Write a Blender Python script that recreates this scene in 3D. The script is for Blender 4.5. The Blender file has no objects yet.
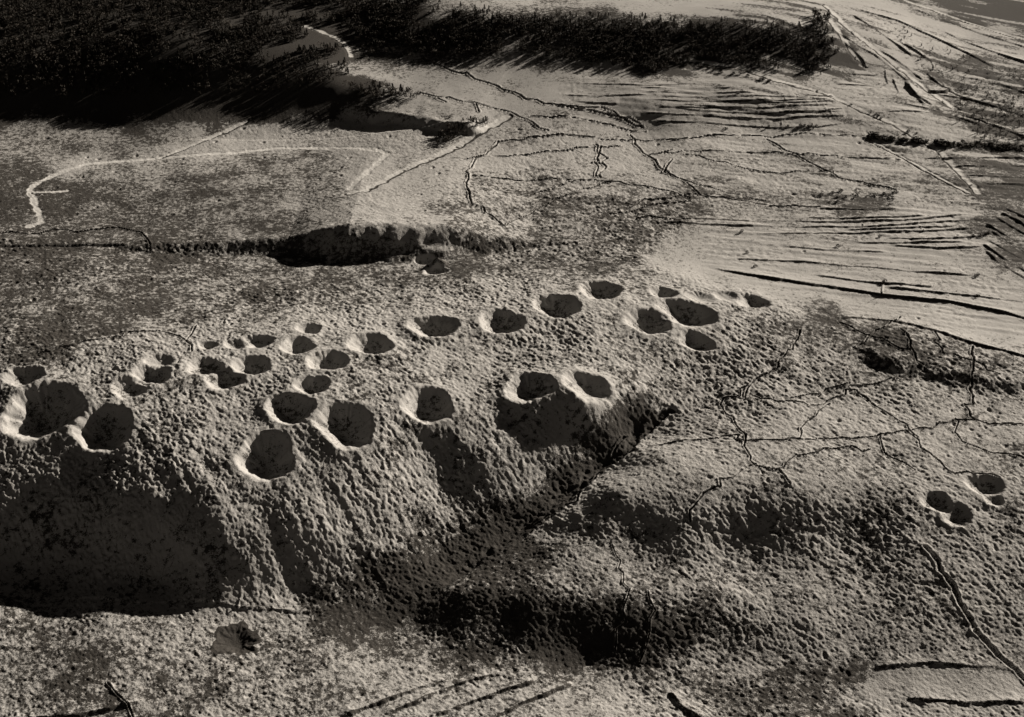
import bpy, math, random
import numpy as np
from mathutils import Vector

RNG = np.random.default_rng(7)
random.seed(7)
scene = bpy.context.scene
COL = scene.collection
R_ = math.radians

# ------------------------------------------------------------------ camera, sky, sun, exposure
CAM_H = 720.0
PITCH = R_(31.0)
W, H = 1024, 717
HFOV = R_(40.0)
F = (W / 2) / math.tan(HFOV / 2)
cam_d = bpy.data.cameras.new("camera")
cam_d.sensor_width = 36.0
cam_d.sensor_fit = 'HORIZONTAL'
cam_d.angle = HFOV
cam_d.clip_start = 5.0
cam_d.clip_end = 60000.0
cam = bpy.data.objects.new("camera", cam_d)
cam.location = (0, 0, CAM_H)
cam.rotation_euler = (math.pi / 2 - PITCH, 0, 0)
COL.objects.link(cam)
scene.camera = cam

SUN_AZ = R_(40.0)      # from +X (right) towards +Y (far)
SUN_EL = R_(17.6)
world = bpy.data.worlds.new("World")
scene.world = world
world.use_nodes = True
wn, wl = world.node_tree.nodes, world.node_tree.links
wn.clear()
sky = wn.new("ShaderNodeTexSky")
sky.sky_type = 'NISHITA'
sky.sun_disc = False
sky.sun_elevation = SUN_EL
sky.sun_rotation = math.pi / 2 - SUN_AZ
sky.altitude = 800
sky.air_density = 0.08
sky.dust_density = 0.0
sky.ozone_density = 0.3
bw = wn.new("ShaderNodeRGBToBW")
tint = wn.new("ShaderNodeMix"); tint.data_type = 'RGBA'; tint.blend_type = 'MULTIPLY'
tint.inputs[0].default_value = 1.0
tint.inputs[7].default_value = (1.0, 0.87, 0.76, 1)
bg = wn.new("ShaderNodeBackground")
bg.inputs[1].default_value = 0.05
wo = wn.new("ShaderNodeOutputWorld")
wl.new(sky.outputs[0], bw.inputs[0])
wl.new(bw.outputs[0], tint.inputs[6])
wl.new(tint.outputs[2], bg.inputs[0])
wl.new(bg.outputs[0], wo.inputs[0])

sun_d = bpy.data.lights.new("sun", 'SUN')
sun_d.energy = 5.0
sun_d.angle = R_(0.5)
sun_d.color = (1.0, 0.90, 0.775)
sun = bpy.data.objects.new("sun", sun_d)
sv = Vector((math.cos(SUN_AZ) * math.cos(SUN_EL), math.sin(SUN_AZ) * math.cos(SUN_EL), math.sin(SUN_EL)))
sun.rotation_euler = (-sv).to_track_quat('-Z', 'Y').to_euler()
sun.location = (400, 1500, 900)
COL.objects.link(sun)

scene.view_settings.view_transform = 'Standard'
scene.view_settings.look = 'None'
scene.view_settings.gamma = 1.0
scene.view_settings.use_curve_mapping = False
scene.view_settings.exposure = 0.52

# ------------------------------------------------------------------ projection helpers
SP, CP = math.sin(PITCH), math.cos(PITCH)

def ray(px, py):
    dx = (np.asarray(px, float) - W / 2) / F
    dy = (H / 2 - np.asarray(py, float)) / F
    return dx, CP + dy * SP, -SP + dy * CP      # direction x, y, z

def at_z(px, py, z):
    dx, dy, dz = ray(px, py)
    t = (z - CAM_H) / dz
    return dx * t, dy * t

def project(x, y, z):
    zz = z - CAM_H
    depth = y * CP - zz * SP
    up = y * SP + zz * CP
    depth = np.maximum(depth, 1.0)
    return W / 2 + F * x / depth, H / 2 - F * up / depth

def m_per_px(x, y, z=40.0):
    return math.sqrt(x * x + y * y + (CAM_H - z) ** 2) / F

# ------------------------------------------------------------------ noise
def _hash(ix, iy, seed):
    n = (ix.astype(np.int64) * 374761393 + iy.astype(np.int64) * 668265263 + seed * 974634777) & 0xFFFFFFFF
    n = ((n ^ (n >> 13)) * 1274126177) & 0xFFFFFFFF
    return ((n ^ (n >> 16)) & 0xFFFF).astype(np.float32) / 65535.0

def vnoise(x, y, scale, seed):
    x = x / scale; y = y / scale
    ix = np.floor(x); iy = np.floor(y)
    fx = (x - ix).astype(np.float32); fy = (y - iy).astype(np.float32)
    fx = fx * fx * fx * (fx * (fx * 6 - 15) + 10); fy = fy * fy * fy * (fy * (fy * 6 - 15) + 10)
    a = _hash(ix, iy, seed); b = _hash(ix + 1, iy, seed)
    c = _hash(ix, iy + 1, seed); d = _hash(ix + 1, iy + 1, seed)
    return (a + (b - a) * fx) * (1 - fy) + (c + (d - c) * fx) * fy - 0.5

def sstep(a, b, x):
    t = np.clip((x - a) / (b - a), 0, 1)
    return t * t * (3 - 2 * t)

# ------------------------------------------------------------------ macro relief: heights at points read off the photograph
CTRL = [
 # foreground valley floor
 (0,717,0),(200,717,0),(400,717,0),(600,717,1),(800,717,2),(1024,717,4),
 (0,650,4),(200,650,4),(360,660,-1),(520,672,-1),(700,672,0),(860,672,4),(1024,672,8),
 (0,604,9),(120,600,9),(240,604,8),(330,620,1),(440,652,-2),(580,660,-2),(720,655,2),
 # hillside right of the ravine falling to the valley
 (560,545,22),(530,560,17),(640,545,26),(740,545,26),(860,548,28),(1000,550,34),
 (640,606,17),(710,610,17),(800,610,17),(930,612,18),(1024,615,20),
 # plateau on the right
 (610,490,40),(650,450,45),(700,500,45),(800,500,46),(900,500,44),(1000,500,44),(720,430,49),
 (800,400,52),(900,405,51),(1000,400,50),(780,350,60),(840,330,61),(930,345,58),(1010,365,55),
 # ravine
 (420,626,-2),(365,630,-1),(400,594,5),(460,592,11),(530,598,15),(585,602,17),(500,565,13),(455,572,6),(380,652,-2),(500,655,-2),(510,530,13),(560,490,23),(600,462,30),(635,435,38),(662,415,47),
 # crest of the ridge
 (790,318,63),(740,300,67),(690,310,72),(600,290,76),(557,306,78),(502,321,79),(434,326,80),(372,344,82),
 (300,350,84),(200,365,85),(100,380,85),(0,380,86),(440,370,76),(560,350,74),(660,360,64),(250,400,80),
 # front brow
 (0,432,69),(45,440,68),(103,452,67),(160,440,74),(265,478,58),(347,447,68),(430,426,65),(530,403,71),(587,402,70),(530,372,75),(587,372,74),(630,395,61),
 # flank falling to the ravine
 (540,416,64),(565,412,65),(515,416,63),(540,454,43),(515,452,48),(480,458,48),(430,450,52),(400,480,46),(350,500,44),(300,520,42),(450,520,20),(400,562,13),(340,592,5),(300,598,5),
 # shaded front slope
 (0,520,36),(60,520,37),(130,520,42),(200,530,43),(235,575,21),(60,575,8),(160,580,10),(0,575,8),
 # behind the ridge
 (0,310,76),(0,240,62),(200,240,58),(200,300,74),(300,275,66),(430,270,66),(520,262,66),(600,258,66),(700,265,62),(100,270,70),
 # middle distance
 (40,200,60),(100,130,60),(200,180,60),(300,180,62),(380,150,64),(350,200,64),(0,150,60),(250,130,60),
 (500,150,68),(600,200,66),(700,150,66),(800,150,66),(900,150,62),(1000,170,58),(700,230,62),(900,225,58),(1010,250,55),
 (800,280,58),(900,290,56),(1020,310,52),(1020,340,52),(860,305,57),
 # wooded hill, upper left
 (0,112,62),(120,112,62),(250,108,63),(340,88,80),(345,110,62),(0,60,104),(200,60,103),(300,55,99),(0,5,124),(200,5,123),(320,8,121),(350,45,96),(0,85,84),(200,85,83),(290,82,82),
 # bright fields below the wood
 (370,62,86),(430,60,86),(500,72,83),(600,75,83),(450,110,70),(560,115,70),(640,100,77),(750,95,78),(640,130,66),(850,105,70),(760,128,68),
 # wooded hill, upper middle
 (440,15,117),(520,20,113),(640,22,111),(780,30,108),(840,42,94),(700,62,88),(800,72,82),(860,70,76),
 (560,-4,110),(700,-6,108),
 # right upper slope
 (870,50,86),(900,5,88),(950,100,60),(900,110,66),(1010,140,55),(1010,60,62),(1010,5,74),(960,40,70),
]
pts = []
for px, py, z in CTRL:
    if py > 120: z *= .88
    x, y = at_z(px, py, z)
    pts.append((x, y, z))
    if px <= 60: pts.append((x - 420, y - 20, z))
    if px >= 990: pts.append((x + 420, y + 20, z))
    if py >= 717: pts.append((x, y - 260, z * 0.5))
for x in (-1500, -600, 300, 1200, 2000):
    pts.append((x, 3000, 105 - 0.01 * x)); pts.append((x, 3600, 100)); pts.append((x * 0.7, 100, 0))
for y, z in ((500, 0), (1000, 50), (1500, 60), (2200, 90)):
    pts.append((-2200, y, z)); pts.append((2200, y, z))
PT = np.array(pts, float)
KX = 1000.0
def _kern(r2):
    return 0.5 * r2 * np.log(np.maximum(r2, 1e-12))
def fit_tps(P, lam):
    n = len(P); A = np.zeros((n + 3, n + 3)); xy = P[:, :2] / KX
    d2 = ((xy[:, None, :] - xy[None, :, :]) ** 2).sum(-1)
    A[:n, :n] = _kern(d2) + lam * np.eye(n)
    A[:n, n] = 1; A[:n, n + 1:] = xy
    A[n, :n] = 1; A[n + 1:, :n] = xy.T
    return np.linalg.solve(A, np.concatenate([P[:, 2], np.zeros(3)]))
TPS = fit_tps(PT, 2e-5)
def tps_eval(x, y):
    shp = x.shape; x = x.ravel() / KX; y = y.ravel() / KX
    out = np.full(x.shape, TPS[-3]) + TPS[-2] * x + TPS[-1] * y
    for (cx, cy, _), w in zip(PT, TPS[:-3]):
        r2 = (x - cx / KX) ** 2 + (y - cy / KX) ** 2
        out += w * _kern(r2)
    return out.reshape(shp)

# coarse table of the relief, cubic lookup
GX0, GX1, GY0, GY1, GS = -2400.0, 2400.0, -200.0, 4000.0, 10.0
gx = np.arange(GX0, GX1 + GS, GS); gy = np.arange(GY0, GY1 + GS, GS)
TAB = np.clip(tps_eval(*np.meshgrid(gx, gy)), -12, 170)
def macro0(x, y):
    fx = np.clip((x - GX0) / GS, 1, len(gx) - 3.001); fy = np.clip((y - GY0) / GS, 1, len(gy) - 3.001)
    ix = fx.astype(int); iy = fy.astype(int); tx = fx - ix; ty = fy - iy
    def cw(t):
        return (-.5*t**3+t*t-.5*t, 1.5*t**3-2.5*t*t+1, -1.5*t**3+2*t*t+.5*t, .5*t**3-.5*t*t)
    wx, wy = cw(tx), cw(ty)
    out = 0
    for j in range(4):
        row = 0
        for i in range(4):
            row = row + wx[i] * TAB[iy + j - 1, ix + i - 1]
        out = out + wy[j] * row
    far = sstep(3000, 3900, np.hypot(x * 1.3, y))
    return out * (1 - far) + 95 * far

def seg_dist(x, y, pl):
    """distance to a polyline, signed side (+ = beyond, seen left to right), arc fraction"""
    best = np.full(np.shape(x), 1e18); side = np.zeros(np.shape(x)); tt = np.zeros(np.shape(x))
    seg = np.diff(pl, axis=0); L = np.hypot(seg[:, 0], seg[:, 1]); cum = np.concatenate([[0], np.cumsum(L)]); tot = cum[-1]
    for i in range(len(seg)):
        if L[i] < 1e-6: continue
        rx, ry = x - pl[i, 0], y - pl[i, 1]
        ux, uy = seg[i] / L[i]
        t = np.clip(rx * ux + ry * uy, 0, L[i])
        d2 = (rx - t * ux) ** 2 + (ry - t * uy) ** 2
        m = d2 < best
        best = np.where(m, d2, best); side = np.where(m, ux * ry - uy * rx, side); tt = np.where(m, (cum[i] + t) / tot, tt)
    return np.sqrt(best), side, tt

def hit(px, py, fn, iters=60):
    px = np.atleast_1d(np.asarray(px, float)); py = np.atleast_1d(np.asarray(py, float))
    dx, dy, dz = ray(px, py)
    lo = (190 - CAM_H) / dz; hi = (-30 - CAM_H) / dz
    n = 160; t = lo.copy(); found = np.zeros(len(px), bool); a = lo.copy(); b = hi.copy()
    for k in range(1, n + 1):
        t2 = lo + (hi - lo) * k / n
        below = (CAM_H + dz * t2) <= fn(dx * t2, dy * t2)
        new = below & ~found
        a = np.where(new, t, a); b = np.where(new, t2, b); found |= below; t = t2
    for _ in range(30):
        m = (a + b) / 2
        below = (CAM_H + dz * m) <= fn(dx * m, dy * m)
        b = np.where(below, m, b); a = np.where(below, a, m)
    return np.stack([dx * b, dy * b], -1)

# scarps: (pixel line left to right, height, length of the slope behind, width of the steep face)
SCARPS_PX = [
 ([(130,246),(600,242)], 25, 150, 52),
 ([(335,106),(375,112),(415,121),(455,130),(492,133)], 8, 50, 24),
 ([(850,345),(885,357),(910,366),(945,372),(985,377),(1050,385)], 4.5, 60, 24),
]
SCARPS = []
def scarp(x, y, pl, h, Lb, wf):
    d, s, t = seg_dist(x, y, pl)
    taper = sstep(0, .16, t) * sstep(0, .16, 1 - t)
    if h == 25: taper = np.interp(t, [0, .05, .18, .34, .41, .47, .56, .67, .75, .86, 1], [.1, .22, .32, .44, .78, 1.05, 1.02, .86, .48, .1, 0]); wf = wf * (.25 + .75 * taper)
    sd = np.where(s >= 0, d, -d) + wf * (.2 if h == 25 else 1) * (.55 * vnoise(x, y, 36, 211) + .4 * vnoise(x, y, 11, 212))
    s = sd; d = np.abs(sd)
    back = np.exp(-d / Lb); front = 1 - sstep(0, wf, d)
    return h * taper * np.where(s >= 0, back, front)
for line, h, Lb, wf in SCARPS_PX:
    a = np.array(line, float)
    SCARPS.append((hit(a[:, 0], a[:, 1], macro0), h, Lb, wf))
def macro(x, y):
    z = macro0(x, y)
    for pl, h, Lb, wf in SCARPS:
        m = (x > pl[:, 0].min() - 250) & (x < pl[:, 0].max() + 250) & (y > pl[:, 1].min() - 100) & (y < pl[:, 1].max() + 300)
        if m.any():
            z = z.copy(); z[m] += scarp(x[m], y[m], pl, h, Lb, wf)
    return z
def P(line):
    a = np.array(line, float).reshape(-1, 2)
    return hit(a[:, 0], a[:, 1], macro)

# ------------------------------------------------------------------ terrain grid
STEP = 0.68
def row_list():
    ys = []
    y = 545.0
    while y < 2750:
        ys.append(y)
        y += STEP * (y * y + (CAM_H - 45) ** 2) / (F * (CAM_H - 45)) * 0.92
    out = list(np.linspace(-600, 545, 60)[:-1]) + ys
    d = out[-1] - out[-2]
    while out[-1] < 45000:
        d *= 1.09; out.append(out[-1] + d)
    return np.array(out)
ys = row_list()
du = STEP / F * 0.985
ui = np.arange(-0.475, 0.475, du)
ext = [ui[-1]]; d = du
while ext[-1] < 3.2:
    d *= 1.07; ext.append(ext[-1] + d)
ext = np.array(ext[1:])
us = np.concatenate([-ext[::-1], ui, ext])
NR, NC = len(ys), len(us)
S = np.sqrt(ys ** 2 + CAM_H ** 2)
X = us[None, :] * S[:, None]
Y = np.broadcast_to(ys[:, None], X.shape).copy()
Z = macro(X, Y)
PX, PY = project(X, Y, Z)
import time; T0=time.time()
print("grid", NR, NC, NR * NC)

def window(x0, x1, y0, y1):
    r0 = max(np.searchsorted(ys, y0) - 1, 0); r1 = min(np.searchsorted(ys, y1) + 1, NR)
    ya, yb = ys[r0], ys[r1 - 1]
    sa, sb = math.sqrt(min(ya * ya, yb * yb) + CAM_H ** 2), math.sqrt(max(ya * ya, yb * yb) + CAM_H ** 2)
    c0 = max(np.searchsorted(us, min(x0 / sa, x0 / sb)) - 1, 0); c1 = min(np.searchsorted(us, max(x1 / sa, x1 / sb)) + 1, NC)
    return slice(r0, max(r1, r0 + 1)), slice(c0, max(c1, c0 + 1))

# ------------------------------------------------------------------ zone maps (read off the photograph), looked up at each ground point
YY, XX = np.mgrid[0:H:1, 0:W:1].astype(np.float32)
def poly_mask(poly, x=XX, y=YY):
    ins = np.zeros(np.shape(x), bool); n = len(poly)
    for i in range(n):
        x1, y1 = poly[i]; x2, y2 = poly[(i + 1) % n]
        if y1 == y2: continue
        c = ((y1 > y) != (y2 > y)) & (x < (x2 - x1) * (y - y1) / (y2 - y1) + x1)
        ins ^= c
    return ins
def blur(a, r):
    for ax in (0, 1):
        for _ in range(2):
            p = np.pad(a, [(r + 1, r) if k == ax else (0, 0) for k in (0, 1)], mode='edge')
            c = np.cumsum(p, axis=ax)
            a = (np.take(c, range(2 * r + 1, c.shape[ax]), ax) - np.take(c, range(0, c.shape[ax] - 2 * r - 1), ax)) / (2 * r + 1)
    return a
def lookup(m, px, py):
    return m[np.clip(py, 0, H - 1).astype(int), np.clip(px, 0, W - 1).astype(int)]

POCK = np.zeros((H, W), np.float32)
def zone(m, poly, v):
    m[poly_mask(poly)] = v
zone(POCK, [(-9,110),(330,110),(520,118),(660,132),(760,140),(870,180),(870,215),(700,215),(560,260),(-9,330)], .40)
zone(POCK, [(-9,110),(240,118),(200,150),(-9,170)], .15)
zone(POCK, [(430,200),(520,165),(690,190),(760,205),(700,215),(640,262),(470,258)], .95)
zone(POCK, [(-9,240),(160,240),(470,256),(650,262),(760,292),(600,290),(330,330),(-9,375)], .75)
zone(POCK, [(-9,375),(150,330),(300,285),(470,275),(660,270),(790,305),(900,322),(1034,360),(1034,545),(860,560),(700,600),(400,610),(-9,600)], 1.0)
zone(POCK, [(-9,605),(1034,605),(1034,727),(-9,727)], .7)
zone(POCK, [(690,215),(1034,195),(1034,345),(850,310),(760,290),(690,262)], .05)
zone(POCK, [(860,130),(1034,150),(1034,215),(870,215)], .22)
zone(POCK, [(880,20),(1034,40),(1034,150),(950,110)], .2)
zone(POCK, [(860,668),(1034,668),(1034,700),(860,700)], .3)
zone(POCK, [(540,545),(1034,545),(1034,665),(860,665),(540,620)], .8)
zone(POCK, [(690,418),(1034,402),(1034,505),(560,512),(610,478)], .74)
POCKB = blur(POCK, 7)
ROUGH = lookup(POCKB, PX, PY)
sp = np.maximum(np.gradient(ys)[:, None], (np.gradient(us)[None, :] * S[:, None]))
FINE = (sstep(7.0, 3.0, sp) * (Y < 3000)).astype(np.float32)
ROUGH = ROUGH * FINE

# bare ground, stubble and scrub showing through the snow; some zones paint in shade
DIRT_SHADE = np.full((H, W), .10, np.float32)
for poly, v in [([(-9,235),(330,225),(470,262),(640,262),(640,285),(420,285),(250,300),(150,330),(-9,372)], .29), ([(-9,372),(150,330),(420,285),(640,280),(780,305),(1034,380),(1034,545),(560,540),(400,600),(-9,600)], .08), ([(430,205),(560,180),(690,190),(720,258),(640,265),(480,258)], .20)]: zone(DIRT_SHADE, poly, v)
for poly, v in [
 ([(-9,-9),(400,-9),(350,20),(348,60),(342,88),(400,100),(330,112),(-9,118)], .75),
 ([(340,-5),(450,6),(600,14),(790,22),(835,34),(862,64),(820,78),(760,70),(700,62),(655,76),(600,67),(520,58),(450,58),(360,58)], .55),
 ([(-9,155),(60,155),(80,235),(-9,240)], .40),
 ([(-9,112),(250,118),(160,150),(-9,155)], .30),
 ([(230,60),(350,62),(352,112),(240,114)], .62),  # shade on the foot of the hillside, painted in as cover
 ([(80,165),(330,150),(350,190),(300,225),(60,235)], .32),
 ([(-9,605),(330,620),(360,717),(-9,727)], .22),
 ([(50,660),(110,655),(120,695),(60,700)], .42),
 ([(860,15),(960,60),(1034,80),(1034,150),(960,100),(900,60)], .45),
 ([(940,80),(1034,95),(1034,165),(960,130)], .48),
 ([(930,145),(1034,148),(1034,160),(945,158)], .38),
 ([(955,165),(1034,165),(1034,172),(965,172)], .3),
 ([(960,180),(1034,180),(1034,195),(985,195)], .5),
 ([(820,188),(905,190),(900,206),(820,205)], .72),
 ([(660,185),(830,190),(960,200),(960,206),(830,205),(670,200)], .45),
 ([(975,205),(1034,205),(1034,262),(985,240)], .55),
 ([(760,310),(850,315),(990,350),(1034,362),(1034,390),(930,385),(840,350),(770,345),(720,345)], .36),  # darkness painted in for the shaded face of the low bank
 ([(780,460),(920,440),(1034,440),(1034,560),(860,545),(800,500)], .12),
 ([(680,675),(860,660),(860,717),(690,717)], .40),
 ([(930,0),(1034,-9),(1034,28),(980,22)], .70),  # far right corner, darker than its surroundings
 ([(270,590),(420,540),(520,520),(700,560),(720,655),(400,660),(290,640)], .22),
 ([(340,610),(390,580),(450,570),(540,590),(700,612),(720,640),(640,665),(480,668),(345,645)], .50),  # shade of the valley hollow, painted into the ground colour
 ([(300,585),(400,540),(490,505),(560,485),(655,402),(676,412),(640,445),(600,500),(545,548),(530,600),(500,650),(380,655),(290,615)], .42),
 ([(430,40),(500,20),(620,45),(600,60),(500,50)], .40),
 ]:
    zone(DIRT_SHADE, poly, v * (.8 if v < .6 else 1))
DIRT_SHADE = blur(DIRT_SHADE, 11)
EARTH_SHADE = lookup(DIRT_SHADE, PX + 60 * vnoise(X, Y, 45, 301) + 12 * vnoise(X, Y, 13, 302), PY + 26 * vnoise(X, Y, 34, 303) + 6 * vnoise(X, Y, 11, 304)).astype(np.float32)
SK = sstep(230, 140, PY) * sstep(600, 760, PX)
EARTH_SHADE += .05 * ROUGH
EARTH_SHADE = np.clip(EARTH_SHADE * (1 + SK * (2.4 * vnoise(X * .9 + Y * .42, Y - X * .35, 1, 310) * 0)) + SK * (EARTH_SHADE + .12) * 1.5 * (vnoise((X * .94 - Y * .34) * .16, X * .34 + Y * .94, 9, 311) + .6 * vnoise((X * .94 - Y * .34) * .2, X * .34 + Y * .94, 22, 312)) + ROUGH * (.24 * vnoise(X, Y, 3.2, 321) + .14 * vnoise(X, Y, 9, 322)) + .14 * vnoise(X, Y, 60, 305) + .10 * vnoise(X, Y, 21, 306), 0, 1)

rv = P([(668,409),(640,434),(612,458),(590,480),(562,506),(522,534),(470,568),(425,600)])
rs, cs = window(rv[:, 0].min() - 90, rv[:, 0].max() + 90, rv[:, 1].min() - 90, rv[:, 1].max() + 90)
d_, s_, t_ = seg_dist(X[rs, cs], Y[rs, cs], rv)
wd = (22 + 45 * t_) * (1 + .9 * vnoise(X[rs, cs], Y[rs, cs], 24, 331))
EARTH_SHADE[rs, cs] = np.maximum(EARTH_SHADE[rs, cs], (.5 * sstep(1.25, .3, d_ / wd) * np.where(s_ < 0, 1, sstep(5, 1, d_)) * sstep(0, .06, t_)).astype(np.float32))
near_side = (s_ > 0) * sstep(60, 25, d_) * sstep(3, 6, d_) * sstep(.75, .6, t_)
EARTH_SHADE[rs, cs] = np.where(near_side > 0, np.minimum(EARTH_SHADE[rs, cs], 1 - .92 * near_side), EARTH_SHADE[rs, cs])

# ------------------------------------------------------------------ small and middling undulation
xf, yf = X, Y
amp = 0.25 + ROUGH
Z += 2.6 * vnoise(xf, yf, 75, 1) * (0.3 + ROUGH)
amp = amp * FINE
Z += 1.5 * vnoise(xf, yf, 34, 2) * amp
NS = np.clip(np.sqrt(Y * Y + 690.0 ** 2) / F, .72, 1.7).astype(np.float32)   # coarser mesh far off
Z += .7 * vnoise(xf, yf, 15, 3) * amp
def rot(a): return xf * math.cos(a) + yf * math.sin(a), yf * math.cos(a) - xf * math.sin(a)
a1, b1 = rot(.38); a2, b2 = rot(1.1); a3, b3 = rot(2.0)
RG = ROUGH * (.72 + .9 * (vnoise(xf, yf, 55, 21) + .3)) + .05 * FINE
near = sstep(1000, 800, Y).astype(np.float32)
# churned ground: old shell holes weathered into low ridges that mostly run one way
wob = 2.6 * vnoise(X, Y, 11, 31); wob2 = 2.6 * vnoise(X, Y, 11, 32)
pp, qq = (X + wob) * .73 + (Y + wob2) * .68, (X + wob) * .68 - (Y + wob2) * .73
Z += .40 * vnoise(a1, b1, 7.2, 4) * RG
Z += .74 * vnoise(qq * .46, pp, 2.4, 33) * RG * (1 - .25 * near)
Z += .55 * vnoise(qq * .55 + 7.7, pp, 1.6, 34) * RG
Z += .40 * vnoise(a3, b3, 2.2, 5) * RG
Z += .42 * vnoise(a1, b1, 1.6, 6) * (ROUGH + .05 * FINE)
Z += .9 * vnoise(a2, b2, 23, 8) * RG
FUR = np.zeros((H, W), np.float32)
zone(FUR, [(560,75),(860,70),(1034,60),(1034,345),(850,312),(700,262),(700,130),(560,120)], 1); FUR = blur(FUR, 8)
fu = lookup(FUR, PX, PY)
fx_, fy_ = X * .985 - Y * .17, Y * .985 + X * .17
Z += FINE * fu * (.75 * vnoise(fx_ * .07, fy_, 6.5, 15) + .5 * vnoise(fx_ * .2, fy_, 4.2, 16) + .7 * vnoise(X, Y, 4, 17) * (vnoise(X, Y, 60, 18) + .5))
# wash and slump streaks running down the ridge's flanks
FL = np.zeros((H, W), np.float32)
zone(FL, [(90,420),(330,440),(520,420),(520,500),(400,600),(230,600),(150,500)], 1); FL = blur(FL, 10)
fl = lookup(FL, PX, PY)
al = (xf * .55 - yf * .83); ac = (xf * .83 + yf * .55)
Z += fl * (1.2 * vnoise(ac, al * .16, 13, 11) + .7 * vnoise(ac, al * .25, 5, 12))

# ------------------------------------------------------------------ face ids
FID = np.zeros((NR - 1, NC - 1), np.int32)
PARTS = {0: dict(name='ground', kind='structure')}
NOPOCK = np.zeros(X.shape, bool)
CARVE = np.zeros(X.shape, np.float32)      # applied after the shell holes

# mine craters (pixel centre, pixel width, elongation along an angle, depth factor, label)
CR = [
 (309,329,24,1.2,0,.9,"small dark crater highest in the cluster left of the row along the crest"),
 (298,346,32,1.1,0,1.0,"notched round crater just below the small one at the crest"),
 (328,361,38,1.15,-20,1.0,"oval crater directly right of and below the notched crater"),
 (371,344,42,1.15,-10,1.0,"oval crater standing alone at the left end of the crest row"),
 (434,326,44,1.15,-10,1.0,"crater with a straight upper edge, second along the crest row"),
 (502,322,43,1.05,0,1.0,"evenly rounded crater in the middle of the crest row"),
 (557,307,49,1.1,-15,1.05,"large crater with a bright furrowed left lip on the crest"),
 (601,291,42,1.2,-10,.85,"shallow-looking wide crater behind the furrowed bright-lipped one"),
 (664,293,26,1.1,0,.85,"small crater at the far edge of the bright spoil on the crest end"),
 (686,313,62,1.45,-28,.75,"long double-lobed crater amid bright spoil at the crest end"),
 (649,322,44,1.25,-30,.9,"crater with a broad bright lip left of the double-lobed crater"),
 (752,302,36,1.7,-18,.6,"thin slit-like crater at the far right end of the crest"),
 (701,298,28,1.3,-10,.32,"faint shallow snow-filled crater behind the double-lobed one"),
 (727,297,26,1.5,-10,.40,"faint flat crater between the snow-filled one and the slit"),
 (313,386,32,1.1,-10,1.0,"deep round crater just above the paired craters on the brow"),
 (290,409,48,1.1,-30,1.05,"deep crater with curved bright left wall in the pair on the brow"),
 (346,424,64,1.25,-38,1.0,"elongated crater slanting down right of the pair on the brow"),
 (266,457,58,1.0,0,1.1,"largest bowl-shaped crater, lowest on the slope above the valley"),
 (428,405,54,1.2,-35,1.1,"deep crater with bright left rim between the two lower pairs"),
 (530,385,52,1.15,-10,1.0,"crater with a thin bright lower lip above the dark steep face"),
 (587,384,44,1.1,-10,.95,"rightmost crater on the lower row, beside the ravine head"),
 (252,366,35,1.15,0,.95,"oval crater left of the deep round one above the brow"),
 (225,379,38,1.3,0,.8,"ragged crater touching a flatter one behind it"),
 (205,367,34,1.4,0,.7,"flat crater partly behind the ragged one"),
 (150,376,38,1.1,-10,1.0,"upper crater of the touching pair left on the ridge"),
 (130,388,34,1.1,-10,.85,"lower smaller crater of the touching pair left on the ridge"),
 (104,428,58,1.0,0,1.1,"square-looking deep crater with a bright left wall on the left brow"),
 (44,411,76,1.1,-25,.95,"broad crater with a wide lit floor at the left edge brow"),
 (24,376,34,1.3,0,.75,"low dark crater at the extreme left of the crest"),
 (258,342,30,1.3,-10,.7,"ragged hollow beside the notched crater"),
 (236,345,22,1.4,0,.7,"small hollow left of the ragged hollow"),
 (208,346,18,1.5,0,.7,"tiny slot-like hollow on the left back slope"),
 (160,361,30,1.8,0,.45,"faint elongated dip behind the touching pair"),
 (937,502,27,1.1,-20,.8,"left crater of the slanting pair on the right plateau"),
 (957,515,28,1.1,-20,.8,"lower crater of the slanting pair on the right plateau"),
 (986,486,36,1.5,-10,.75,"wide crater above and right of the slanting pair"),
 (994,500,18,1.2,-10,.7,"small crater just below the wide one on the right plateau"),
 (236,641,38,1.3,-5,.4,"lone ragged dark crater in the foreground valley field"),
 (697,342,34,1.7,-35,.75,"slanting hollow in front of the double-lobed crater"),
 (425,262,18,1.2,0,.8,"small dark pit under the bright spoil heap below the scarp"),
 (436,272,22,1.4,0,.7,"dark pit in front of the small one below the scarp"),
]
crater_zone = []
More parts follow.
